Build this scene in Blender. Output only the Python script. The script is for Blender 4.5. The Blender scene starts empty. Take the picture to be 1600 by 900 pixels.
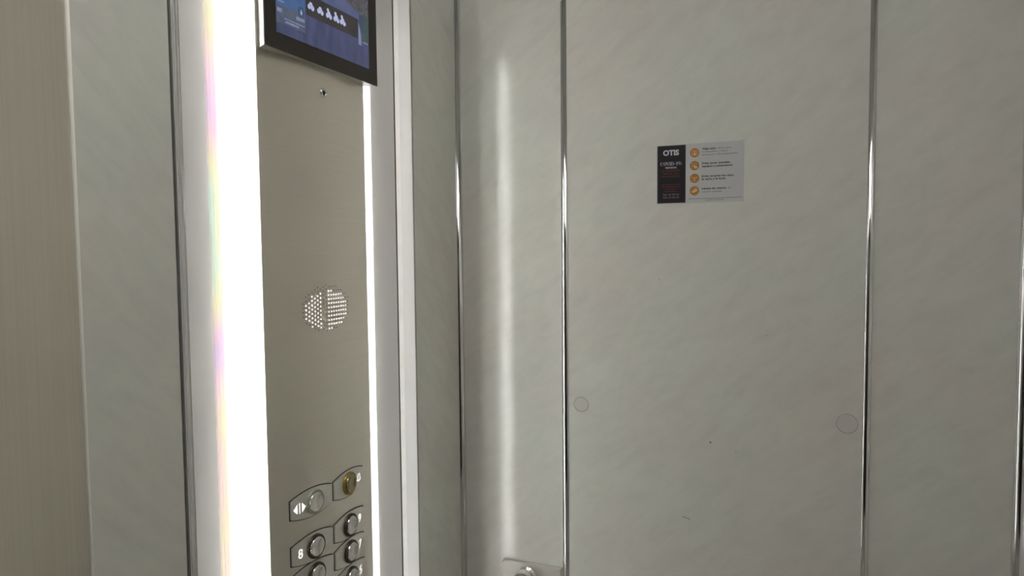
import bpy, bmesh, math
from mathutils import Vector, Matrix

# ------------------------------------------------------------------ camera
sc = bpy.context.scene
# Cabin axes: x = out of the control-panel wall, y = towards the rear wall (y = 0), z = up.
cam_d = bpy.data.cameras.new('camera'); cam = bpy.data.objects.new('camera', cam_d)
sc.collection.objects.link(cam); sc.camera = cam
cam_d.sensor_width = 36.0; cam_d.lens = 36.0 * 1100.0 / 1600.0; cam_d.clip_start = 0.01
cam.matrix_world = Matrix.Translation((0.6655, -1.254, 1.5)) @ Matrix((
    (0.9243, -0.0124, 0.3816), (0.3817, 0.0549, -0.9227), (-0.0095, 0.9984, 0.0555))).to_4x4()

# ------------------------------------------------------------------ world, exposure
w = bpy.data.worlds.new('world'); sc.world = w; w.use_nodes = True
w.node_tree.nodes['Background'].inputs[0].default_value = (0.02, 0.02, 0.022, 1)
w.node_tree.nodes['Background'].inputs[1].default_value = 1.0
sc.view_settings.view_transform = 'Standard'; sc.view_settings.look = 'None'
sc.view_settings.gamma = 1.0; sc.view_settings.exposure = 0.0
sc.view_settings.use_curve_mapping = False
sc.cycles.use_denoising = True
sc.cycles.max_bounces = 10; sc.cycles.diffuse_bounces = 5; sc.cycles.glossy_bounces = 6
sc.cycles.sample_clamp_indirect = 60.0

LED = 65.0           # light tapes in the light box behind the ribbed film
LED_F = 76.0         # light tapes under the long edges of the faceplate
CEIL = 3.9           # luminous ceiling panel
# ------------------------------------------------------------------ dimensions (metres)
PX = 0.034           # face of the wall panels on the control-panel wall
XR = 0.972           # face of the wall on the other side
YF = -1.62           # wall behind the viewer
ZC = 2.42            # ceiling
FC = -0.4275         # middle of the control panel along y
FW = 0.117           # half width of the faceplate
FE, SAG = 0.0265, 0.0115   # stand-off of its edge, bulge of its middle
ZT, ZB = 1.945, 0.42       # top and bottom of control panel

# ------------------------------------------------------------------ materials
def lin(c):
    c /= 255.0
    return c / 12.92 if c <= 0.04045 else ((c + 0.055) / 1.055) ** 2.4
def rgb(r, g, b): return (lin(r), lin(g), lin(b), 1.0)

def new_mat(name):
    m = bpy.data.materials.new(name); m.use_nodes = True
    nt = m.node_tree; return m, nt, nt.nodes['Principled BSDF']

def plain(name, col, rough=0.5, metal=0.0, spec=0.5, emit=None, es=1.0, noise=0.0, scale=(40, 40, 40)):
    m, nt, p = new_mat(name)
    p.inputs['Base Color'].default_value = col
    p.inputs['Roughness'].default_value = rough
    p.inputs['Metallic'].default_value = metal
    p.inputs['Specular IOR Level'].default_value = spec
    if emit:
        p.inputs['Emission Color'].default_value = emit; p.inputs['Emission Strength'].default_value = es
    if noise:
        tc = nt.nodes.new('ShaderNodeTexCoord'); mp = nt.nodes.new('ShaderNodeMapping')
        mp.inputs['Scale'].default_value = scale
        nz = nt.nodes.new('ShaderNodeTexNoise'); nz.inputs['Scale'].default_value = 1.0
        nz.inputs['Detail'].default_value = 4
        mx = nt.nodes.new('ShaderNodeMix'); mx.data_type = 'RGBA'
        mx.inputs['A'].default_value = tuple(c * (1 - noise) for c in col[:3]) + (1,)
        mx.inputs['B'].default_value = tuple(min(1, c * (1 + noise)) for c in col[:3]) + (1,)
        L = nt.links
        L.new(tc.outputs['Object'], mp.inputs['Vector']); L.new(mp.outputs[0], nz.inputs['Vector'])
        L.new(nz.outputs['Fac'], mx.inputs['Factor']); L.new(mx.outputs['Result'], p.inputs['Base Color'])
    return m

def laminate(name, c_lo, c_hi, rough):
    """glossy decorative laminate: cream marble print with faint slanting streaks"""
    m, nt, p = new_mat(name); L = nt.links; N = nt.nodes.new
    tc = N('ShaderNodeTexCoord'); mp = N('ShaderNodeMapping')
    mp.vector_type = 'TEXTURE'
    mp.inputs['Rotation'].default_value = (math.radians(-38), math.radians(-38), 0.0)
    mp.inputs['Scale'].default_value = (0.062, 0.062, 0.018)
    nz = N('ShaderNodeTexNoise'); nz.inputs['Scale'].default_value = 1.0
    nz.inputs['Detail'].default_value = 7; nz.inputs['Roughness'].default_value = 0.62
    nz.inputs['Distortion'].default_value = 0.5
    n2 = N('ShaderNodeTexNoise'); n2.inputs['Scale'].default_value = 5.0; n2.inputs['Detail'].default_value = 5
    r = N('ShaderNodeValToRGB'); r.color_ramp.elements[0].position = 0.28; r.color_ramp.elements[1].position = 0.62
    r.color_ramp.elements[0].color = c_lo; r.color_ramp.elements[1].color = c_hi
    hue = N('ShaderNodeMix'); hue.data_type = 'RGBA'; hue.blend_type = 'MULTIPLY'
    hr = N('ShaderNodeValToRGB')
    hr.color_ramp.elements[0].position = 0.35; hr.color_ramp.elements[1].position = 0.65
    hr.color_ramp.elements[0].color = (1.0, 0.965, 0.945, 1); hr.color_ramp.elements[1].color = (0.975, 1.0, 0.965, 1)
    hue.inputs['Factor'].default_value = 1.0
    L.new(tc.outputs['Object'], mp.inputs[0]); L.new(mp.outputs[0], nz.inputs['Vector'])
    L.new(tc.outputs['Object'], n2.inputs['Vector'])
    L.new(nz.outputs['Fac'], r.inputs[0]); L.new(n2.outputs['Fac'], hr.inputs[0])
    L.new(r.outputs[0], hue.inputs['A']); L.new(hr.outputs[0], hue.inputs['B'])
    L.new(hue.outputs['Result'], p.inputs['Base Color'])
    p.inputs['Roughness'].default_value = rough; p.inputs['IOR'].default_value = 1.5
    bp = N('ShaderNodeBump'); bp.inputs['Strength'].default_value = 0.02; bp.inputs['Distance'].default_value = 0.002
    n3 = N('ShaderNodeTexNoise'); n3.inputs['Scale'].default_value = 60
    L.new(tc.outputs['Object'], n3.inputs['Vector']); L.new(n3.outputs['Fac'], bp.inputs['Height'])
    L.new(bp.outputs[0], p.inputs['Normal'])
    return m

def brushed(name, col, rough, aniso=0.5, scale=(300, 300, 4), amt=0.10, bump=0.03):
    m, nt, p = new_mat(name); L = nt.links; N = nt.nodes.new
    tc = N('ShaderNodeTexCoord'); mp = N('ShaderNodeMapping'); mp.inputs['Scale'].default_value = scale
    nz = N('ShaderNodeTexNoise'); nz.inputs['Scale'].default_value = 1.0; nz.inputs['Detail'].default_value = 3
    mx = N('ShaderNodeMix'); mx.data_type = 'RGBA'
    mx.inputs['A'].default_value = tuple(c * (1 - amt) for c in col[:3]) + (1,)
    mx.inputs['B'].default_value = tuple(min(1, c * (1 + amt)) for c in col[:3]) + (1,)
    bp = N('ShaderNodeBump'); bp.inputs['Strength'].default_value = bump; bp.inputs['Distance'].default_value = 0.001
    L.new(tc.outputs['Object'], mp.inputs[0]); L.new(mp.outputs[0], nz.inputs['Vector'])
    L.new(nz.outputs['Fac'], mx.inputs['Factor']); L.new(mx.outputs['Result'], p.inputs['Base Color'])
    L.new(nz.outputs['Fac'], bp.inputs['Height']); L.new(bp.outputs[0], p.inputs['Normal'])
    p.inputs['Metallic'].default_value = 1.0; p.inputs['Roughness'].default_value = rough
    p.inputs['Anisotropic'].default_value = aniso
    return m

M = {}
M['lam'] = laminate('cream_marble_laminate', rgb(212, 212, 208), rgb(221, 221, 216), 0.04)
M['lam_side'] = laminate('grey_marble_laminate', rgb(190, 186, 182), rgb(198, 194, 190), 0.16)
M['recess'] = plain('grey_satin_metal', rgb(188, 187, 184), 0.42, 0.0, 0.5, noise=0.03, scale=(4, 4, 30))
M['dark'] = plain('black_gap', rgb(18, 17, 16), 0.6)
M['chrome'] = plain('polished_chrome', (0.78, 0.78, 0.79, 1), 0.07, 1.0, noise=0.04, scale=(20, 20, 3))
M['alu'] = brushed('bright_aluminium', (0.86, 0.86, 0.85, 1), 0.24, 0.0, (200, 200, 3), 0.04, 0.01)
M['steel'] = brushed('brushed_steel', (0.80, 0.765, 0.69, 1), 0.36, 0.3, (4, 4, 500), 0.06, 0.03)
M['doorsteel'] = brushed('door_steel', (0.78, 0.74, 0.66, 1), 0.38, 0.3, (500, 500, 3), 0.08, 0.03)
M['plate'] = brushed('button_plate_steel', (0.80, 0.78, 0.74, 1), 0.38, 0.0, (30, 30, 400), 0.08, 0.02)
M['plate'].node_tree.nodes['Principled BSDF'].inputs['Metallic'].default_value = 0.8
M['btn'] = plain('polished_button_steel', (0.86, 0.84, 0.82, 1), 0.08, 1.0, noise=0.06)
M['ring_dark'] = plain('dark_button_ring', rgb(84, 78, 70), 0.3, 0.8, noise=0.1)
M['ring_pale'] = plain('pale_green_button_ring', rgb(176, 180, 160), 0.35, 0.2, noise=0.06)
M['ring_brass'] = plain('brass_button_ring', rgb(168, 142, 74), 0.3, 0.7, noise=0.08)
M['btn_brass'] = plain('brassy_button_face', rgb(176, 164, 132), 0.18, 0.9, noise=0.08)
M['white'] = plain('backlit_white_legend', rgb(245, 243, 240), 0.5, emit=(1, 0.99, 0.97, 1), es=1.0)
M['edge'] = plain('pale_edge_strip', rgb(244, 242, 236), 0.3, noise=0.02)
M['return'] = plain('white_metal_return', rgb(206, 205, 202), 0.33, 0.15, noise=0.03, scale=(40, 40, 4))
M['lip'] = brushed('grey_lip', (0.34, 0.335, 0.32, 1), 0.38, 0.0, (200, 200, 3), 0.05, 0.01)
M['glass'] = plain('black_screen_glass', rgb(38, 32, 29), 0.16, 0.0, 0.5, noise=0.06)
M['led'] = plain('led_tape', (1, 1, 1, 1), 0.5, emit=(0.99, 0.975, 0.995, 1), es=LED)
M['led_f'] = plain('edge_led_tape', (1, 1, 1, 1), 0.5, emit=(0.99, 0.975, 0.995, 1), es=LED_F)
M['housing'] = brushed('screen_housing_metal', (0.42, 0.40, 0.37, 1), 0.3, 0.0, (200, 200, 200), 0.03, 0.01)
M['ceil'] = plain('ceiling_diffuser', (0.9, 0.9, 0.9, 1), 0.6, emit=(1.0, 0.985, 0.96, 1), es=CEIL)
M['ceiling'] = plain('ceiling_white', rgb(205, 203, 198), 0.5, noise=0.03)
M['floor'] = plain('floor_granite', rgb(192, 188, 182), 0.35, noise=0.2, scale=(90, 90, 90))
M['front'] = plain('dark_bronze_panel', rgb(36, 33, 31), 0.35, 0.0, noise=0.1, scale=(4, 4, 60))
M['side'] = plain('taupe_side_panel', rgb(112, 103, 92), 0.3, 0.0, noise=0.08, scale=(9, 9, 12))

def diffuser(name, cols):
    """ribbed satin translucent film; the edge bands carry pastel interference tints that drift along their length, with light falloff painted in"""
    m, nt, p = new_mat(name); L = nt.links; N = nt.nodes.new
    tc = N('ShaderNodeTexCoord')
    wz = N('ShaderNodeMapping'); wz.inputs['Scale'].default_value = (0.0, 9.0, 4.6)
    nz = N('ShaderNodeTexNoise'); nz.inputs['Scale'].default_value = 1.0; nz.inputs['Detail'].default_value = 1.5
    r = N('ShaderNodeValToRGB'); cr = r.color_ramp
    cr.elements[0].position = 0.33; cr.elements[0].color = cols[0] + (1,)
    cr.elements[1].position = 0.66; cr.elements[1].color = cols[-1] + (1,)
    for k, c in enumerate(cols[1:-1]):
        e = cr.elements.new(0.42 + 0.075 * k); e.color = c + (1,)
    L.new(tc.outputs['Object'], wz.inputs[0]); L.new(wz.outputs[0], nz.inputs['Vector'])
    L.new(nz.outputs['Fac'], r.inputs[0]); L.new(r.outputs[0], p.inputs['Base Color'])
    p.inputs['Roughness'].default_value = 0.55; p.inputs['Specular IOR Level'].default_value = 0.3
    tr = N('ShaderNodeBsdfTranslucent'); mx = N('ShaderNodeMixShader'); mx.inputs[0].default_value = 0.6
    L.new(r.outputs[0], tr.inputs['Color']); L.new(p.outputs[0], mx.inputs[1]); L.new(tr.outputs[0], mx.inputs[2])
    L.new(mx.outputs[0], nt.nodes['Material Output'].inputs['Surface'])
    return m
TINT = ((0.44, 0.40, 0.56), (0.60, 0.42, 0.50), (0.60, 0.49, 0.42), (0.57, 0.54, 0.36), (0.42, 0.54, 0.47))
M['film'] = diffuser('white_ribbed_film', ((0.57, 0.60, 0.62), (0.60, 0.62, 0.60), (0.61, 0.61, 0.58), (0.58, 0.63, 0.60)))
M['film_mid'] = diffuser('pearly_dimmed_film', tuple(tuple(c * 0.80 for c in t) for t in TINT))  # tints scaled down to paint in light fading towards the outer edge
M['film_edge'] = diffuser('iridescent_dimmed_film', tuple(tuple(c * 0.60 for c in t) for t in TINT))


# ------------------------------------------------------------------ mesh helpers
def link(o): sc.collection.objects.link(o); return o

def obj(name, bm, mat, parent=None, smooth=False, kind=None):
    bmesh.ops.recalc_face_normals(bm, faces=bm.faces[:])
    me = bpy.data.meshes.new(name); bm.to_mesh(me); bm.free()
    if smooth:
        for p in me.polygons: p.use_smooth = True
    me.materials.append(M[mat] if isinstance(mat, str) else mat)
    o = link(bpy.data.objects.new(name, me))
    if parent: o.parent = parent
    if kind: o['kind'] = kind
    return o

def box(bm, x0, x1, y0, y1, z0, z1, bev=0.0, seg=2):
    vs = [bm.verts.new((x, y, z)) for x in (x0, x1) for y in (y0, y1) for z in (z0, z1)]
    fs = [(0, 1, 3, 2), (4, 6, 7, 5), (0, 4, 5, 1), (2, 3, 7, 6), (0, 2, 6, 4), (1, 5, 7, 3)]
    fc = [bm.faces.new([vs[i] for i in f]) for f in fs]
    if bev:
        ed = list({e for f in fc for e in f.edges})
        bmesh.ops.bevel(bm, geom=ed, offset=bev, segments=seg, affect='EDGES', profile=0.5)
    return bm

def boxobj(name, mat, parent, *a, bev=0.0, **k):
    return obj(name, box(bmesh.new(), *a, bev=bev), mat, parent, **k)

def extrude_z(name, pts, z0, z1, mat, parent=None, smooth=False, **k):
    """closed (x, y) profile swept along z"""
    bm = bmesh.new()
    a = [bm.verts.new((x, y, z0)) for x, y in pts]; b = [bm.verts.new((x, y, z1)) for x, y in pts]
    n = len(pts)
    for i in range(n):
        f = bm.faces.new((a[i], a[(i + 1) % n], b[(i + 1) % n], b[i])); f.smooth = smooth
    bm.faces.new(a); bm.faces.new(b[::-1])
    o = obj(name, bm, mat, parent, **k)
    if smooth:
        for p in o.data.polygons: p.use_smooth = len(p.vertices) == 4
    return o

def lathe(bm, prof, mtx=Matrix(), n=32):
    """profile of (radius, height) turned about the local z axis"""
    rings = []
    for r, h in prof:
        if r < 1e-7: rings.append([bm.verts.new(mtx @ Vector((0, 0, h)))])
        else: rings.append([bm.verts.new(mtx @ Vector((r * math.cos(2 * math.pi * i / n), r * math.sin(2 * math.pi * i / n), h))) for i in range(n)])
    for a, b in zip(rings, rings[1:]):
        for i in range(n):
            j = (i + 1) % n
            if len(a) == 1 and len(b) == 1: continue
            if len(a) == 1: bm.faces.new((a[0], b[i], b[j]))
            elif len(b) == 1: bm.faces.new((a[i], a[j], b[0]))
            else: bm.faces.new((a[i], a[j], b[j], b[i]))
    return bm

def disc(bm, c, r, frame, n=20, ry=None):
    vs = [bm.verts.new(frame(c[0] + r * math.cos(2 * math.pi * i / n), c[1] + (ry or r) * math.sin(2 * math.pi * i / n))) for i in range(n)]
    bm.faces.new(vs); return bm

def poly(bm, pts, frame):
    bm.faces.new([bm.verts.new(frame(*p)) for p in pts]); return bm

def strokes(bm, pts, wd, frame, closed=False):
    """ribbon of constant width along a polyline"""
    n = len(pts); P = [Vector(p) for p in pts]; L, R = [], []
    for i in range(n):
        a = P[i - 1] if (i or closed) else P[i]; b = P[(i + 1) % n] if (i < n - 1 or closed) else P[i]
        t = (b - a).normalized(); nn = Vector((-t.y, t.x)) * wd / 2
        L.append(bm.verts.new(frame(*(P[i] + nn)))); R.append(bm.verts.new(frame(*(P[i] - nn))))
    for i in range(n if closed else n - 1):
        j = (i + 1) % n
        bm.faces.new((L[i], L[j], R[j], R[i]))
    return bm

def text_bm(bm, s, cx, cy, width, size, frame, align='C', bold=0.0):
    """printed lettering: outlines of the built-in font as flat faces; width and cap height in metres"""
    cu = bpy.data.curves.new('t', 'FONT'); cu.body = s; cu.resolution_u = 3; cu.offset = bold
    o = bpy.data.objects.new('t', cu); sc.collection.objects.link(o)
    me = bpy.data.meshes.new_from_object(o.evaluated_get(bpy.context.evaluated_depsgraph_get()))
    bpy.data.objects.remove(o); bpy.data.curves.remove(cu)
    xs = [v.co.x for v in me.vertices]; x0, x1 = min(xs), max(xs)
    k = width / (x1 - x0); ky = size / 0.70
    off = {'C': -0.5 * (x0 + x1), 'L': -x0}[align]
    vs = [bm.verts.new(frame(cx + (v.co.x + off) * k, cy + v.co.y * ky - size / 2)) for v in me.vertices]
    for p in me.polygons:
        try: bm.faces.new([vs[i] for i in p.vertices])
        except ValueError: pass
    bpy.data.meshes.remove(me)
    return bm

def empty(name, loc):
    o = link(bpy.data.objects.new(name, None)); o.location = loc; o.empty_display_size = 0.05; return o
def tag(o, label, cat, group=None):
    o['label'] = label; o['category'] = cat
    if group: o['group'] = group
    return o
def struct(o): o['kind'] = 'structure'; return o
def adopt(root):
    """children were built in cabin coordinates; keep them there under the root's own location"""
    for c in root.children: c.location = -root.location
    return root

# ------------------------------------------------------------------ the cabin
floor = struct(boxobj('floor', 'floor', None, -0.06, XR + 0.05, YF - 0.05, 0.06, -0.04, 0.0))
ceiling = struct(boxobj('ceiling', 'ceiling', None, -0.06, XR + 0.05, YF - 0.05, 0.06, ZC, ZC + 0.04))
boxobj('light_panel', 'ceil', ceiling, 0.20, 0.80, -1.34, -0.70, ZC - 0.012, ZC - 0.001, bev=0.003)

# wall carrying the control panel
wl = struct(boxobj('wall_left', 'dark', None, -0.06, -0.034, YF - 0.05, 0.06, 0.0, ZC))
LB0, LB1 = FC - 0.1745, FC + 0.1765          # light box opening
boxobj('backing', 'recess', wl, -0.034, 0.0, YF - 0.05, LB0, 0.0, ZC)
boxobj('backing', 'recess', wl, -0.034, 0.0, LB1, 0.06, 0.0, ZC)
boxobj('backing', 'recess', wl, -0.034, 0.0, LB0, LB1, 0.0, ZB)
boxobj('backing', 'recess', wl, -0.034, 0.0, LB0, LB1, ZT, ZC)
boxobj('panel', 'lam', wl, 0.0, PX, -0.7945, -0.6835, 0.0, ZC, bev=0.0008)
boxobj('panel', 'lam', wl, 0.0, PX, -0.1765, -0.002, 0.0, ZC, bev=0.0008)
# end cap of the near panel, next to the steel door
extrude_z('edge_strip', [(0.0, -0.7966)] + [(PX - 0.0008 + 0.0022 * math.sin(math.pi * k / 8), -0.7955 - 0.0011 * math.cos(math.pi * k / 8)) for k in range(9)] + [(0.0, -0.7943)], 0.0, ZC, 'edge', wl, smooth=True)
# near trim: flat cover with a bead and a dark shadow gap on its left
extrude_z('shadow_gap', [(0.0, -0.6836), (PX - 0.006, -0.6836), (PX - 0.006, -0.6818), (0.0, -0.6818)], 0.0, ZC, 'dark', wl)
pr = [(0.0, -0.6818), (PX + 0.0002, -0.6818)]
for k in range(9):
    a = math.pi * k / 8; pr.append((PX + 0.0006 + 0.0016 * math.sin(a), -0.6800 - 0.0016 * math.cos(a)))
pr += [(PX + 0.0001, -0.6780)]
for k in range(9):
    a = math.pi * k / 8; pr.append((PX + 0.0004 + 0.0011 * math.sin(a), -0.6752 - 0.0026 * math.cos(a)))
pr += [(PX + 0.0008, -0.6716), (PX + 0.0008, -0.6702), (PX - 0.001, -0.6698), (0.0, -0.6698)]
extrude_z('chrome_strip', pr, 0.0, ZC, 'chrome', wl)
# far trim: bright return of the recess with a groove at its foot and a lip on the panel
extrude_z('return_strip', [(0.0, -0.1745), (0.0, -0.1752), (0.0052, -0.1757), (0.0055, -0.1742), (0.0074, -0.1742), (0.0077, -0.1762), (PX - 0.003, -0.1788),
                           (PX + 0.0008, -0.1791), (PX + 0.0008, -0.1760), (PX - 0.004, -0.1740)], 0.0, ZC, 'return', wl)
extrude_z('shadow_gap', [(0.0, -0.1786), (0.0010, -0.1786), (0.0010, -0.1753), (0.0, -0.1753)], 0.0, ZC, 'dark', wl)
extrude_z('shadow_gap', [(0.0057, -0.1746), (0.0072, -0.1746), (0.0072, -0.1741), (0.0057, -0.1741)], 0.0, ZC, 'dark', wl)
extrude_z('lip_strip', [(PX - 0.001, -0.1788), (PX + 0.0018, -0.1788), (PX + 0.0022, -0.1780), (PX + 0.0022, -0.1758), (PX + 0.0014, -0.1750), (PX, -0.1748)], 0.0, ZC, 'lip', wl)
extrude_z('shadow_gap', [(PX - 0.002, -0.1748), (PX + 0.0003, -0.1748), (PX + 0.0003, -0.1728), (PX - 0.002, -0.1728)], 0.0, ZC, 'dark', wl)

# rear wall: three laminate panels behind half-round chrome beads
wb = struct(boxobj('wall_back', 'dark', None, -0.06, XR + 0.05, 0.016, 0.06, 0.0, ZC))
for x0, x1 in ((PX, 0.2525), (0.2555, 0.7615), (0.7655, XR)):
    boxobj('panel', 'lam', wb, x0, x1, 0.0, 0.016, 0.0, ZC, bev=0.0007)
def bead(x0, x1, h, parent, name='chrome_strip'):
    n = 14; c, r = (x0 + x1) / 2, (x1 - x0) / 2
    pts = [(x0, 0.004), (x0, -0.0012)] + [(c + r * 0.96 * t, -0.0016 - h * (1 - t * t)) for t in [-1 + 2 * k / n for k in range(n + 1)]] + [(x1, -0.0012), (x1, 0.004)]
    o = extrude_z(name, pts, 0.0, ZC, 'chrome', parent, smooth=True)
    return o
bead(0.2480, 0.2598, 0.0017, wb); bead(0.7582, 0.7688, 0.0017, wb)
# quarter-round corner beads
def corner(cx, cy, r, sx, parent):
    pts = [(cx, cy)] + [(cx + sx * r * math.cos(math.pi / 2 * k / 10), cy - r * math.sin(math.pi / 2 * k / 10)) for k in range(11)]
    return extrude_z('corner_strip', pts, 0.0, ZC, 'chrome', parent, smooth=True)
corner(PX - 0.001, 0.001, 0.0105, 1, wb); corner(XR + 0.001, 0.001, 0.0105, -1, wb)

wr = struct(boxobj('wall_right', 'lam', None, XR, XR + 0.05, YF - 0.05, 0.06, 0.0, ZC))
wf = struct(boxobj('wall_front', 'front', None, -0.06, XR + 0.05, YF - 0.05, YF, 0.0, ZC))
dr = struct(boxobj('door_1', 'doorsteel', None, 0.0, PX - 0.0015, YF, -0.7967, 0.0, ZC))

# ------------------------------------------------------------------ control panel
def fx(v): return FE + SAG * (1 - (v / FW) ** 2)          # bulging face of the faceplate
def ftilt(v): return math.atan(-2 * SAG * v / FW ** 2)
def fpt(v, z, h=0.0):
    a = ftilt(v); return Vector((fx(v) + h * math.cos(a), FC + v - h * math.sin(a), z))

def curved(bm, v0, v1, zlo, zhi, h0, h1, n=16):
    """solid that follows the bulge; zlo / zhi are functions of v"""
    rows = []
    for i in range(n + 1):
        v = v0 + (v1 - v0) * i / n
        rows.append([bm.verts.new(fpt(v, zlo(v), h0)), bm.verts.new(fpt(v, zlo(v), h1)), bm.verts.new(fpt(v, zhi(v), h1)), bm.verts.new(fpt(v, zhi(v), h0))])
    for a, b in zip(rows, rows[1:]):
        for k in range(4): bm.faces.new((a[k], a[(k + 1) % 4], b[(k + 1) % 4], b[k]))
    bm.faces.new(rows[0]); bm.faces.new(rows[-1][::-1])
    return bm

cop = tag(empty('elevator_control_panel', (0.0, FC, ZB)),
          'tall bulging brushed steel lift control panel with glowing white edges and round buttons', 'control panel')
# ribbed translucent film over the light box
for mat, y0, y1 in (('film_edge', LB0, LB0 + 0.018), ('film_mid', LB0 + 0.018, LB0 + 0.030), ('film', LB0 + 0.030, LB1)):  # left outer bands: iridescent tint plus light falloff put into the colour
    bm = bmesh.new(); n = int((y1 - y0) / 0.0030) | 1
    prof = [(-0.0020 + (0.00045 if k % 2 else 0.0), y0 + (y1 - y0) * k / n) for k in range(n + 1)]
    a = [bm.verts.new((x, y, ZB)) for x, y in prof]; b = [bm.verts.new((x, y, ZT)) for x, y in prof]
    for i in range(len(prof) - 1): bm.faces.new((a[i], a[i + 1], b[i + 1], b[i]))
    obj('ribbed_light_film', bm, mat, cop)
# faceplate
bm = bmesh.new(); curved(bm, -FW, FW, lambda v: ZB, lambda v: ZT, -0.0022, 0.0, n=40)
fp = obj('faceplate', bm, 'steel', cop)
for p in fp.data.polygons:
    p.use_smooth = False
# support spine and the two light tapes
boxobj('support_spine', 'dark', cop, 0.0, 0.030, FC - 0.060, FC + 0.060, ZB + 0.01, ZT - 0.01)
for s in (-1, 1):
    yc = FC + s * 0.087
    boxobj('light_tape', 'led_f', cop, 0.0222, 0.0238, yc - 0.004, yc + 0.004, ZB + 0.01, ZT - 0.005)
    yc = FC + s * 0.117
    boxobj('light_tape', 'led', cop, -0.0320, -0.0300, yc - 0.006, yc + 0.006, ZB + 0.01, ZT - 0.005)
# tiny inspection socket under the screen
rot_y = Matrix.Rotation(math.pi / 2, 4, 'Y')
def fmat(v, z): return Matrix.Translation(fpt(v, z)) @ Matrix.Rotation(-ftilt(v), 4, 'Z') @ rot_y
bm = bmesh.new(); lathe(bm, [(0.0068, -0.0005), (0.0068, 0.0012), (0.0058, 0.0022), (0.0042, 0.0020), (0.0036, 0.0006)], fmat(0.002, 1.7215), 24)
sock = obj('socket_ring', bm, 'btn', cop, smooth=True)
bm = bmesh.new(); lathe(bm, [(0.0, 0.0007), (0.0037, 0.0007)], fmat(0.002, 1.7215), 20); obj('socket_hole', bm, 'dark', sock)

# loudspeaker grille: small holes; some are glowing discs standing in for tape light behind
lit, drk = bmesh.new(), bmesh.new()
M['hole_glow'] = plain('painted_hole_glow', (1, 1, 1, 1), 0.5, emit=(1.0, 0.98, 1.0, 1), es=1.1)
GZ, P6 = 1.4185, 0.0060
for i in range(-9, 10):
    for j in range(-6, 7):
        v, z = i * P6 + 0.003, GZ + (j + (0.5 if i % 2 and i < 0 else 0.0)) * P6
        if (v / 0.0555) ** 2 + ((z - GZ) / 0.0335) ** 2 > 1: continue
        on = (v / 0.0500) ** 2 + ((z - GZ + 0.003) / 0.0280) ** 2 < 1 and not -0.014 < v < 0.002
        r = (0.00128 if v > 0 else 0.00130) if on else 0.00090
        disc(lit if on else drk, (v, z), r, lambda vv, zz: fpt(vv, zz, 0.00025), 8)
sg = obj('speaker_hole', drk, 'dark', cop, kind='stuff')
obj('speaker_hole_glow', lit, 'hole_glow', cop, kind='stuff')

# button plates
def hh(u): return 0.0122 + 0.0073 * math.sin(math.pi * min(max(u, 0), 1)) ** 0.85
def glyph_frame(h): return lambda v, z: fpt(v, z, h)
def arrow_pair(bm, v, z, fr):
    poly(bm, [(v - 0.0110, z), (v - 0.0042, z + 0.0068), (v - 0.0042, z - 0.0068)], fr)
    strokes(bm, [(v, z - 0.0075), (v, z + 0.0075)], 0.0012, fr)
    poly(bm, [(v + 0.0110, z), (v + 0.0042, z - 0.0068), (v + 0.0042, z + 0.0068)], fr)
def bell(bm, v, z, fr):
    pts = [(-0.0058, -0.0040), (-0.0040, -0.0018), (-0.0036, 0.0024), (-0.0018, 0.0050), (0.0, 0.0056), (0.0018, 0.0050),
           (0.0036, 0.0024), (0.0040, -0.0018), (0.0058, -0.0040)]
    strokes(bm, [(v + a, z + b) for a, b in pts], 0.0015, fr, closed=True)
    poly(bm, [(v - 0.0016, z - 0.0048), (v + 0.0016, z - 0.0048), (v + 0.0010, z - 0.0066), (v - 0.0010, z - 0.0066)], fr)

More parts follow.
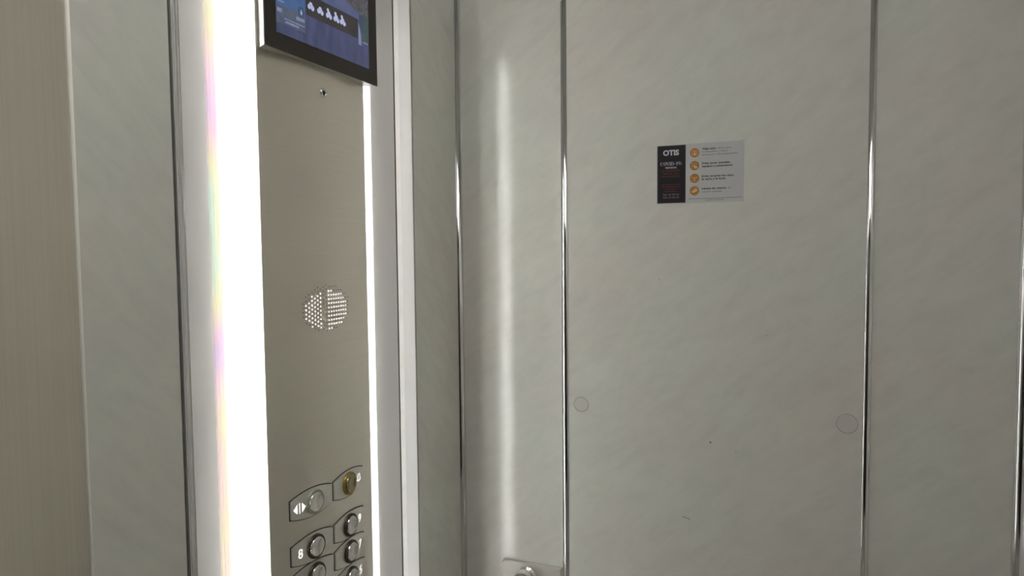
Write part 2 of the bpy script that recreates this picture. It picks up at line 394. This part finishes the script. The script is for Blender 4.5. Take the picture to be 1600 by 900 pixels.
def button(side, z, sym, ring, face, desc):
    v0, v1 = (-0.0840, -0.0016) if side < 0 else (0.0016, 0.0840)
    ul = lambda v: (v - v0) / (v1 - v0)
    bm = bmesh.new(); curved(bm, v0, v1, lambda v: z - hh(ul(v)), lambda v: z + hh(ul(v)), -0.0003, 0.0022, 20)
    bmesh.ops.recalc_face_normals(bm, faces=bm.faces[:])
    bmesh.ops.bevel(bm, geom=[e for e in bm.edges if e.calc_face_angle(0) > 0.9 and all((v.co - fpt(v.co.y - FC, v.co.z)).x > 0.0005 for v in e.verts)], offset=0.0008, segments=2, affect='EDGES')
    pl = obj('button_plate', bm, 'plate', cop); pl['label'] = desc
    e = 0.0014; bm = bmesh.new()
    curved(bm, v0 - e, v1 + (0.0 if side < 0 else e), lambda v: z - hh(ul(v)) - e, lambda v: z + hh(ul(v)) + e, -0.0002, 0.0002, 20)
    obj('shadow_gap', bm, 'dark', pl)
    vb = side * 0.0405; mt = fmat(vb, z)
    bm = bmesh.new(); lathe(bm, [(0.0172, 0.0008), (0.0172, 0.0046), (0.0164, 0.0056), (0.0146, 0.0056), (0.0138, 0.0046), (0.0138, 0.0022)], mt, 40)
    obj('button_ring', bm, ring, pl, smooth=True)
    bm = bmesh.new(); lathe(bm, [(0.0139, 0.0030), (0.0136, 0.0062), (0.0126, 0.0074), (0.0116, 0.0072), (0.0095, 0.0060), (0.0070, 0.0050), (0.0040, 0.0043), (0.0, 0.0040)], mt, 40)
    obj('button_face', bm, face, pl, smooth=True)
    fr = glyph_frame(0.0024); bm = bmesh.new(); vs = side * 0.0690
    if sym == 'open': arrow_pair(bm, vs + 0.0005, z - 0.001, fr)
    elif sym == 'bell': bell(bm, vs, z, fr)
    else: text_bm(bm, sym, vs, z, 0.0078, 0.0130, fr, bold=0.0)
    obj('symbol', bm, 'white', pl)
    if sym.isdigit():      # raised dots beside the gap
        dots = {'8': (0, 1, 4), '9': (1, 3, 4), '7': (0, 1, 3, 4), '6': (0, 1, 3), '5': (0, 4), '4': (0, 3, 4)}[sym]
        bm = bmesh.new()
        for d in (5,) + dots:
            q = (side * 0.0150 + (d // 3) * 0.0032 - 0.0016, z + 0.0032 - (d % 3) * 0.0032)
            lathe(bm, [(0.0008, 0.0012), (0.0007, 0.0017), (0.0, 0.0020)], fmat(*q), 8)
        obj('braille_dots', bm, 'ring_dark', pl, smooth=True, kind='stuff')

R1, R2, R3, R4 = 1.1505, 1.0868, 1.0460, 1.0050
button(-1, R1, 'open', 'ring_pale', 'btn', 'plate with white door-open arrows')
button(1, R1, 'bell', 'ring_brass', 'btn_brass', 'plate with brass alarm button and bell symbol')
button(-1, R2, '8', 'ring_dark', 'btn', 'plate marked 8')
button(1, R2, '9', 'ring_dark', 'btn', 'plate marked 9')
button(-1, R3, '6', 'ring_dark', 'btn', 'plate marked 6')
button(1, R3, '7', 'ring_dark', 'btn', 'plate marked 7')
button(-1, R4, '4', 'ring_dark', 'btn', 'plate marked 4')
button(1, R4, '5', 'ring_dark', 'btn', 'plate marked 5')
adopt(cop)

# ------------------------------------------------------------------ screen above the faceplate
SX, SY0, SY1, SZ0, SZ1 = 0.0500, -0.5507, -0.3055, 1.7545, 1.9300
scr = tag(empty('display_screen', (0.04, FC, SZ0)), 'flat black-glass screen showing a blue weather page, mounted on top of the control panel', 'screen')
hp = [(SX - 0.0026, SY0 + 0.0004), (SX - 0.0040, SY0 - 0.0004), (SX - 0.0062, SY0 + 0.0006)]
hp += [(fx(v) + 0.0004, FC + v) for v in [-0.1135 + 0.227 * k / 30 for k in range(31)]]
hp += [(SX - 0.0062, SY1 - 0.0010), (SX - 0.0040, SY1 - 0.0004), (SX - 0.0026, SY1 - 0.0006)]
extrude_z('housing', hp, SZ0 + 0.0010, SZ1, 'housing', scr)
boxobj('glass', 'glass', scr, SX - 0.0026, SX, SY0 + 0.0014, SY1, SZ0, SZ1 - 0.001, bev=0.0006)
# picture: coordinates are (y, z) in cabin metres on the glass
def emis(name, c, s=1.0, c2=None, sc_=(60, 60, 60)):
    m, nt, p = new_mat(name); L = nt.links; N = nt.nodes.new
    p.inputs['Base Color'].default_value = (0.01, 0.01, 0.01, 1); p.inputs['Roughness'].default_value = 0.2
    p.inputs['Emission Strength'].default_value = s
    tc = N('ShaderNodeTexCoord'); mp = N('ShaderNodeMapping'); mp.inputs['Scale'].default_value = sc_
    nz = N('ShaderNodeTexNoise'); nz.inputs['Scale'].default_value = 1.0; nz.inputs['Detail'].default_value = 4
    r = N('ShaderNodeValToRGB'); r.color_ramp.elements[0].position = 0.35; r.color_ramp.elements[1].position = 0.65
    r.color_ramp.elements[0].color = c; r.color_ramp.elements[1].color = c2 or c
    L.new(tc.outputs['Object'], mp.inputs[0]); L.new(mp.outputs[0], nz.inputs['Vector']); L.new(nz.outputs['Fac'], r.inputs[0])
    L.new(r.outputs[0], p.inputs['Emission Color']); return m
E_ = dict(
    bg=emis('screen_indigo', rgb(58, 66, 96), 0.8, rgb(76, 80, 118), (60, 70, 24)),
    blue=emis('screen_blue', rgb(64, 92, 138), 0.85, rgb(74, 102, 148), (30, 30, 30)),
    slate=emis('screen_slate', rgb(72, 82, 106), 0.9, rgb(88, 94, 110), (80, 80, 80)),
    band=emis('screen_dark_band', rgb(46, 44, 46), 0.8, rgb(58, 54, 54), (40, 40, 40)),
    sky=emis('screen_lavender', rgb(78, 90, 130), 0.8, rgb(94, 100, 138), (50, 50, 50)),
    photo=emis('screen_photo', rgb(58, 58, 66), 0.9, rgb(96, 92, 98), (160, 160, 160)),
    green=emis('screen_teal', rgb(54, 68, 74), 0.9, rgb(66, 82, 88), (60, 60, 60)),
    pale=emis('screen_pale', rgb(150, 156, 196), 1.0, rgb(186, 190, 220), (300, 300, 300)),
    line=emis('screen_line', rgb(112, 124, 158), 0.9, rgb(132, 140, 168), (200, 200, 200)),
    drop=emis('screen_ring', rgb(52, 76, 92), 0.9, rgb(60, 84, 96), (100, 100, 100)))
def scrpart(name, key, polys, lvl, curve=None):
    bm = bmesh.new()
    for p in polys: poly(bm, p, lambda y, z: Vector((SX + 0.00008 * lvl, y, z)))
    o = obj(name, bm, E_[key], scr); return o
AY0, AY1, AZ0, AZ1 = -0.5327, -0.3278, 1.7757, 1.9170
rect = lambda a, b, c, d: [(a, c), (b, c), (b, d), (a, d)]
scrpart('picture', 'bg', [rect(AY0, AY1, AZ0, AZ1)], 1)
scrpart('weather_tile', 'blue', [rect(AY0, -0.4760, 1.8110, AZ1)], 2)
scrpart('weather_tile', 'slate', [rect(AY0, -0.4760, 1.7890, 1.8110)], 2)
scrpart('sky_area', 'sky', [[(-0.476, 1.8425), (-0.352, 1.8425), (-0.352, 1.852), (-0.395, 1.862), (-0.395, AZ1), (-0.476, AZ1)]], 2)
scrpart('forecast_band', 'band', [rect(-0.4740, -0.3560, 1.8140, 1.8425)], 3)
scrpart('photo_area', 'photo', [[(-0.352, 1.852), (AY1, 1.846), (AY1, AZ1), (-0.395, AZ1), (-0.395, 1.862)]], 3)
scrpart('teal_area', 'green', [rect(-0.3460, AY1, 1.8130, 1.8520)], 4)
scrpart('bright_wedge', 'line', [[(-0.3545, 1.8060), (-0.3465, 1.8060), (-0.3480, 1.8220), (-0.3545, 1.8390)]], 4)
bm = bmesh.new()
strokes(bm, [(-0.4840 + 0.0052 * math.cos(t * math.pi / 8), 1.8135 + 0.0062 * math.sin(t * math.pi / 8)) for t in range(16)], 0.0030,
        lambda y, z: Vector((SX + 0.00032, y, z)), closed=True)
obj('drop_badge', bm, E_['drop'], scr)
scrpart('drop_mark', 'pale', [[(-0.4858, 1.8120), (-0.4840, 1.8102), (-0.4822, 1.8120), (-0.4840, 1.8172)]], 5)
for k, y in enumerate((-0.4640, -0.4440, -0.4250, -0.4080, -0.3930)):      # cloud symbols of the forecast
    bm = bmesh.new(); fr = lambda a, z: Vector((SX + 0.0004, a, z)); zc = 1.8290
    disc(bm, (y, zc), 0.0040, fr, 14, 0.0042); disc(bm, (y - 0.0036, zc - 0.0026), 0.0034, lambda a, z: Vector((SX + 0.00046, a, z)), 12)
    disc(bm, (y + 0.0034, zc - 0.0030), 0.0036, lambda a, z: Vector((SX + 0.00052, a, z)), 12)
    if k > 1: disc(bm, (y - 0.0022, zc + 0.0050), 0.0026, lambda a, z: Vector((SX + 0.00058, a, z)), 12)
    obj('cloud_symbol', bm, E_['pale'], scr)
for y0, y1, z0, h in ((-0.4945, -0.4780, 1.8015, 0.0042), (-0.5180, -0.4780, 1.7955, 0.0014), (-0.5160, -0.4900, 1.7912, 0.0026), (-0.5310, -0.5220, 1.8020, 0.0050),
                      (-0.5300, -0.5180, 1.8150, 0.0022), (-0.5300, -0.5220, 1.8200, 0.0020), (-0.3440, -0.3310, 1.8110, 0.0018)):
    scrpart('caption_bar', 'line', [rect(y0, y1, z0, z0 + h)], 6)
adopt(scr)

# ------------------------------------------------------------------ safety notice on the rear wall
NX, NZ, NW, NH = 0.4255, 1.6785, 0.1465, 0.1022        # left, top, size
st = tag(empty('safety_notice', (NX + NW / 2, 0.0, NZ - NH)), 'black and pale grey printed notice stuck to the rear wall', 'notice')
M['paper'] = plain('pale_grey_paper', rgb(192, 193, 194), 0.38, noise=0.015)
M['ink'] = plain('near_black_print', rgb(34, 31, 38), 0.4, noise=0.04)
M['ochre'] = plain('ochre_print', rgb(176, 122, 58), 0.45, noise=0.05)
M['cream'] = plain('cream_print', rgb(222, 188, 146), 0.45)
M['grey_ink'] = plain('grey_print', rgb(118, 116, 116), 0.5)
M['black_ink'] = plain('black_print', rgb(44, 42, 44), 0.5)
M['rust'] = plain('rust_print', rgb(122, 62, 44), 0.5)
M['silver'] = plain('light_print', rgb(196, 192, 198), 0.5)
M['dim'] = plain('dim_print', rgb(146, 118, 112), 0.5)
nf = lambda lvl: (lambda u, t: Vector((NX + u, -0.0006 - 0.00006 * lvl, NZ - t)))
def fr_up(lvl): return lambda u, z: Vector((NX + u, -0.0006 - 0.00006 * lvl, NZ + z))
# sheet with a lifted corner
bm = bmesh.new(); nx_, nz_ = 24, 16; grid = []
for i in range(nx_ + 1):
    col = []
    for j in range(nz_ + 1):
        u, t = NW * i / nx_, NH * j / nz_
        d = max(0.0, (u - (NW - 0.007)) / 0.007 + (0.007 - t) / 0.007 - 0.55)
        col.append(bm.verts.new((NX + u, -0.0005 - 0.0022 * d * d, NZ - t)))
    grid.append(col)
for i in range(nx_):
    for j in range(nz_): bm.faces.new((grid[i][j], grid[i + 1][j], grid[i + 1][j + 1], grid[i][j + 1]))
sh = obj('sheet', bm, 'paper', st)
sm = sh.modifiers.new('thickness', 'SOLIDIFY'); sm.thickness = 0.0003; sm.offset = 0
def npart(name, mat, build, lvl=1):
    bm = bmesh.new(); build(bm, fr_up(lvl)); return obj(name, bm, mat, st)
npart('dark_field', 'ink', lambda b, f: poly(b, [(0.0010, -0.0012), (0.0498, -0.0012), (0.0498, -0.1010), (0.0010, -0.1010)], f))
T = lambda s, u, t, wd, hgt, al='C', bold=0.0: (lambda b, f: text_bm(b, s, u, -t, wd, hgt, f, al, bold))
npart('lettering', 'silver', T('OTIS', 0.0246, 0.0135, 0.0276, 0.0088, 'C', 0.045), 2)

def serif_covid(b, f):
    """high-contrast serif capitals: COVID-19:"""
    H, y0 = 0.0058, -0.0355; x = [0.0062]
    def arc(cx, rx, a0, a1, thick, thin=0.00035, ry=H / 2, cy=None, n=14):
        cy = y0 + H / 2 if cy is None else cy
        o, i_ = [], []
        for k in range(n + 1):
            a = math.radians(a0 + (a1 - a0) * k / n)
            o.append(b.verts.new(f(cx + rx * math.cos(a), cy + ry * math.sin(a))))
            i_.append(b.verts.new(f(cx + (rx - thick) * math.cos(a), cy + (ry - thin) * math.sin(a))))
        for k in range(n): b.faces.new((o[k], o[k + 1], i_[k + 1], i_[k]))
    def bar(u, wd, a=0.0, c=H): poly(b, [(u, y0 + a), (u + wd, y0 + a), (u + wd, y0 + c), (u, y0 + c)], f)
    def serif(u, wd, top): bar(u, wd, H - 0.0004 if top else 0.0, H if top else 0.0004)
    arc(x[0] + 0.0025, 0.0025, 50, 310, 0.0012); bar(x[0] + 0.0038, 0.0005, 0.0040, 0.0056)
    arc(x[0] + 0.0080, 0.0025, 0, 360, 0.0012, n=24)
    u = x[0] + 0.0104
    poly(b, [(u, y0 + H), (u + 0.0013, y0 + H), (u + 0.0031, y0), (u + 0.0025, y0)], f)
    poly(b, [(u + 0.0045, y0 + H), (u + 0.0050, y0 + H), (u + 0.0031, y0), (u + 0.0026, y0 + 0.0006)], f)
    serif(u - 0.0005, 0.0024, True); serif(u + 0.0038, 0.0018, True)
    u = x[0] + 0.0164; bar(u, 0.0012); serif(u - 0.0006, 0.0024, True); serif(u - 0.0006, 0.0024, False)
    u = x[0] + 0.0190; bar(u, 0.0012); serif(u - 0.0006, 0.0024, True); serif(u - 0.0006, 0.0024, False)
    arc(u + 0.0014, 0.0033, -90, 90, 0.0012)
    bar(x[0] + 0.0244, 0.0018, 0.0022, 0.0028)
    u = x[0] + 0.0280; bar(u, 0.0012); serif(u - 0.0006, 0.0024, False)
    u = x[0] + 0.0324
    arc(u, 0.0019, 0, 360, 0.0009, cy=y0 + H * 0.68, ry=H * 0.32, n=20); arc(u - 0.0004, 0.0023, -90, 40, 0.0009, cy=y0 + H * 0.45, ry=H * 0.45)
    for zz in (0.0008, 0.0036): disc(b, (x[0] + 0.0360, y0 + zz), 0.00065, f, 10)
npart('lettering', 'silver', serif_covid, 2)
npart('lettering', 'silver', T('MEDIDAS', 0.0246, 0.0394, 0.0190, 0.0027, 'C', 0.03), 2)
npart('lettering', 'rust', T('DE PREVENCIÓN', 0.0246, 0.0446, 0.0325, 0.0027, 'C', 0.01), 2)
npart('lettering', 'rust', T('PARA EL USO', 0.0246, 0.0496, 0.0270, 0.0027, 'C', 0.01), 2)
npart('lettering', 'rust', T('DEL ASCENSOR', 0.0246, 0.0546, 0.0310, 0.0027, 'C', 0.01), 2)
def small_lines(b, f):       # copy too small to read: rows of word-length dashes
    for k, (t, ln) in enumerate(((0.0690, 0.0335), (0.0729, 0.0335), (0.0767, 0.0200), (0.0806, 0.0250))):
        u = 0.0246 - ln / 2; i = 0
        while u < 0.0246 + ln / 2 - 0.001:
            wl_ = min((0.0042, 0.0026, 0.0058, 0.0034)[(i + k) % 4], 0.0246 + ln / 2 - u)
            poly(b, [(u, -t - 0.0005), (u + wl_, -t - 0.0005), (u + wl_, -t + 0.0005), (u, -t + 0.0005)], f)
            u += wl_ + 0.0009; i += 1
npart('small_print', 'rust', small_lines, 2)
npart('lettering', 'dim', T('901 24 00 24', 0.0246, 0.0862, 0.0280, 0.0028, 'C', 0.02), 2)
npart('lettering', 'dim', T('704 10 50 24', 0.0246, 0.0912, 0.0280, 0.0028, 'C', 0.02), 2)
for k, t in enumerate((0.0160, 0.0380, 0.0598, 0.0812)):
    ic = npart('round_icon', 'ochre', lambda b, f: disc(b, (0.0650, -t), 0.0080, f, 32), 1)
    bm = bmesh.new(); f2, c = fr_up(2), (0.0650, -t)
    if k == 0:      # person in a lift cabin
        strokes(bm, [(c[0] - 0.0042, c[1] - 0.0042), (c[0] - 0.0042, c[1] + 0.0042), (c[0] + 0.0042, c[1] + 0.0042), (c[0] + 0.0042, c[1] - 0.0042)], 0.0008, f2)
        disc(bm, (c[0], c[1] + 0.0016), 0.0015, f2, 14); poly(bm, [(c[0] - 0.0026, c[1] - 0.0042), (c[0] + 0.0026, c[1] - 0.0042), (c[0] + 0.0018, c[1] - 0.0006), (c[0] - 0.0018, c[1] - 0.0006)], f2)
    elif k == 1:    # finger and panel
        strokes(bm, [(c[0] - 0.0044, c[1] - 0.0040), (c[0] - 0.0044, c[1] + 0.0042), (c[0] + 0.0030, c[1] + 0.0042), (c[0] + 0.0030, c[1] + 0.0014)], 0.0008, f2)
        poly(bm, [(c[0] - 0.0014, c[1] + 0.0018), (c[0] + 0.0004, c[1] + 0.0018), (c[0] + 0.0010, c[1] - 0.0004), (c[0] + 0.0048, c[1] - 0.0014), (c[0] + 0.0040, c[1] - 0.0048), (c[0], c[1] - 0.0048), (c[0] - 0.0022, c[1] - 0.0014)], f2)
    elif k == 2:    # eyes and nose
        strokes(bm, [(c[0] - 0.0052, c[1]), (c[0] - 0.0030, c[1] + 0.0022), (c[0] - 0.0008, c[1])], 0.0009, f2)
        strokes(bm, [(c[0] + 0.0008, c[1]), (c[0] + 0.0030, c[1] + 0.0022), (c[0] + 0.0052, c[1])], 0.0009, f2)
        poly(bm, [(c[0] - 0.0010, c[1] - 0.0026), (c[0] + 0.0012, c[1] - 0.0026), (c[0] + 0.0002, c[1] + 0.0028)], f2)
        strokes(bm, [(c[0] - 0.0028, c[1] - 0.0040), (c[0] + 0.0028, c[1] - 0.0040)], 0.0008, f2)
    else:           # rubbing hands
        poly(bm, [(c[0] - 0.0054, c[1] - 0.0012), (c[0] - 0.0010, c[1] + 0.0020), (c[0] + 0.0046, c[1] + 0.0028), (c[0] + 0.0052, c[1] + 0.0006), (c[0] + 0.0018, c[1] - 0.0020), (c[0] - 0.0030, c[1] - 0.0036)], f2)
        strokes(bm, [(c[0] - 0.0016, c[1] + 0.0036), (c[0] + 0.0036, c[1] + 0.0044)], 0.0009, f2)
    obj('pictogram', bm, 'cream', ic)
B = 0.035
for s, mat, t, u, wd, bd in (
        ('Viaja solo,', 'black_ink', 0.0100, 0.0772, 0.0238, B), ('salvo que', 'grey_ink', 0.0098, 0.1030, 0.0222, 0.008),
        ('acompañes a niños,', 'grey_ink', 0.0149, 0.0772, 0.0430, 0.008), ('ancianos o discapacitados', 'grey_ink', 0.0200, 0.0772, 0.0590, 0.008),
        ('Evita tocar paneles,', 'black_ink', 0.0346, 0.0772, 0.0470, B), ('espejos y pasamanos', 'black_ink', 0.0397, 0.0772, 0.0505, B),
        ('Evita tocarte los ojos,', 'black_ink', 0.0566, 0.0772, 0.0530, B), ('la nariz y la boca', 'black_ink', 0.0616, 0.0772, 0.0395, B),
        ('Lávate las manos', 'black_ink', 0.0778, 0.0772, 0.0405, B), ('en', 'grey_ink', 0.0778, 0.1200, 0.0055, 0.008),
        ('cuanto puedas', 'grey_ink', 0.0830, 0.0772, 0.0335, 0.008)):
    npart('lettering', mat, T(s, u, t, wd, 0.0032, 'L', bd), 1)
def foot(b, f):
    for t, u0, u1 in ((0.0948, 0.0535, 0.1440), (0.0976, 0.0835, 0.1140)):
        u, i = u0, 0
        while u < u1 - 0.001:
            wl_ = min((0.0040, 0.0062, 0.0026, 0.0050)[i % 4], u1 - u)
            poly(b, [(u, -t - 0.0003), (u + wl_, -t - 0.0003), (u + wl_, -t + 0.0003), (u, -t + 0.0003)], f); u += wl_ + 0.0006; i += 1
npart('small_print', 'black_ink', foot, 1)
adopt(st)

# ------------------------------------------------------------------ plugged holes and marks on the rear wall
M['plug'] = plain('cream_plug', rgb(209, 208, 203), 0.12, noise=0.01)
M['plug_edge'] = plain('brown_plug_edge', rgb(104, 98, 84), 0.5)
def plug(x, z, r, label):
    root = tag(empty('hole_cover', (x, 0.0, z)), label, 'cover')
    mt = Matrix.Rotation(math.pi / 2, 4, 'X')
    bm = bmesh.new(); lathe(bm, [(r, 0.0), (r, 0.0004), (r - 0.0006, 0.0006), (0.0, 0.0006)], mt, 40); obj('cap', bm, 'plug', root)
    bm = bmesh.new(); lathe(bm, [(r + 0.0006, 0.0), (r + 0.0006, 0.0002), (r - 0.0001, 0.0003)], mt, 40); obj('rim', bm, 'plug_edge', root)
plug(0.2848, 1.2080, 0.0136, 'small round cream cap just right of the chrome strip above the handrail bracket')
plug(0.7350, 1.2105, 0.0155, 'larger round cream cap below the notice, beside the far right dividing chrome strip')

# ------------------------------------------------------------------ handrail bracket low on the narrow panel
hb = tag(empty('handrail_bracket', (0.183, 0.0, 0.78)), 'pale satin metal handrail bracket with a polished chrome knob at the bottom edge', 'bracket')
bm = bmesh.new(); ox = []
o2 = [(0.2455, 0.778), (0.2455, 0.8885)]
for k in range(7):
    a = math.pi / 2 * k / 6; o2.append((0.1290 - 0.0080 * math.sin(a), 0.8805 + 0.0080 * math.cos(a)))
o2 += [(0.1205, 0.8670), (0.1275, 0.8635), (0.1205, 0.8590), (0.1205, 0.778)]
fa = [bm.verts.new((x, -0.0065, z)) for x, z in o2]; fb = [bm.verts.new((x, -0.0002, z)) for x, z in o2]
front_face = bm.faces.new(fa); bm.faces.new(fb[::-1])
for i in range(len(o2)):
    j = (i + 1) % len(o2); bm.faces.new((fa[i], fa[j], fb[j], fb[i]))
bmesh.ops.bevel(bm, geom=list(front_face.edges), offset=0.0020, segments=3, affect='EDGES')
M['satin'] = plain('pale_satin_metal', rgb(200, 196, 188), 0.26, 0.0, noise=0.03, scale=(5, 5, 80))
obj('mount_plate', bm, 'satin', hb)
bm = bmesh.new()
lathe(bm, [(0.0, 0.0465)] + [(0.0210 * math.sin(math.radians(a)), 0.027 + 0.0210 * math.cos(math.radians(a))) for a in range(10, 150, 10)] + [(0.0100, 0.010), (0.0100, 0.006), (0.0185, 0.0075), (0.0185, 0.0060)],
      Matrix.Translation((0.176, 0, 0.8620)) @ Matrix.Rotation(math.pi / 2, 4, 'X'), 40)
obj('knob', bm, 'chrome', hb, smooth=True)
adopt(hb)

# scuffs and chips in the wide panel
M['scuff'] = plain('brown_scuff', rgb(120, 112, 100), 0.6)
bm = bmesh.new(); fr = lambda x, z: Vector((x, -0.00025, z))
SCUFFS = ((0.5197, 1.1589, 0.0016), (0.5626, 1.1474, 0.0008), (0.4299, 1.4429, 0.0008), (0.6106, 1.3504, 0.0007))
for x, z, r in SCUFFS:
    bm = bmesh.new(); disc(bm, (x, z), r, fr, 9, r * 1.15); obj('scuff', bm, 'scuff', wb)
bm = bmesh.new(); strokes(bm, [(0.4718, 1.0198), (0.4790, 1.0186), (0.4852, 1.0166)], 0.0010, fr); obj('scratch', bm, 'scuff', wb)
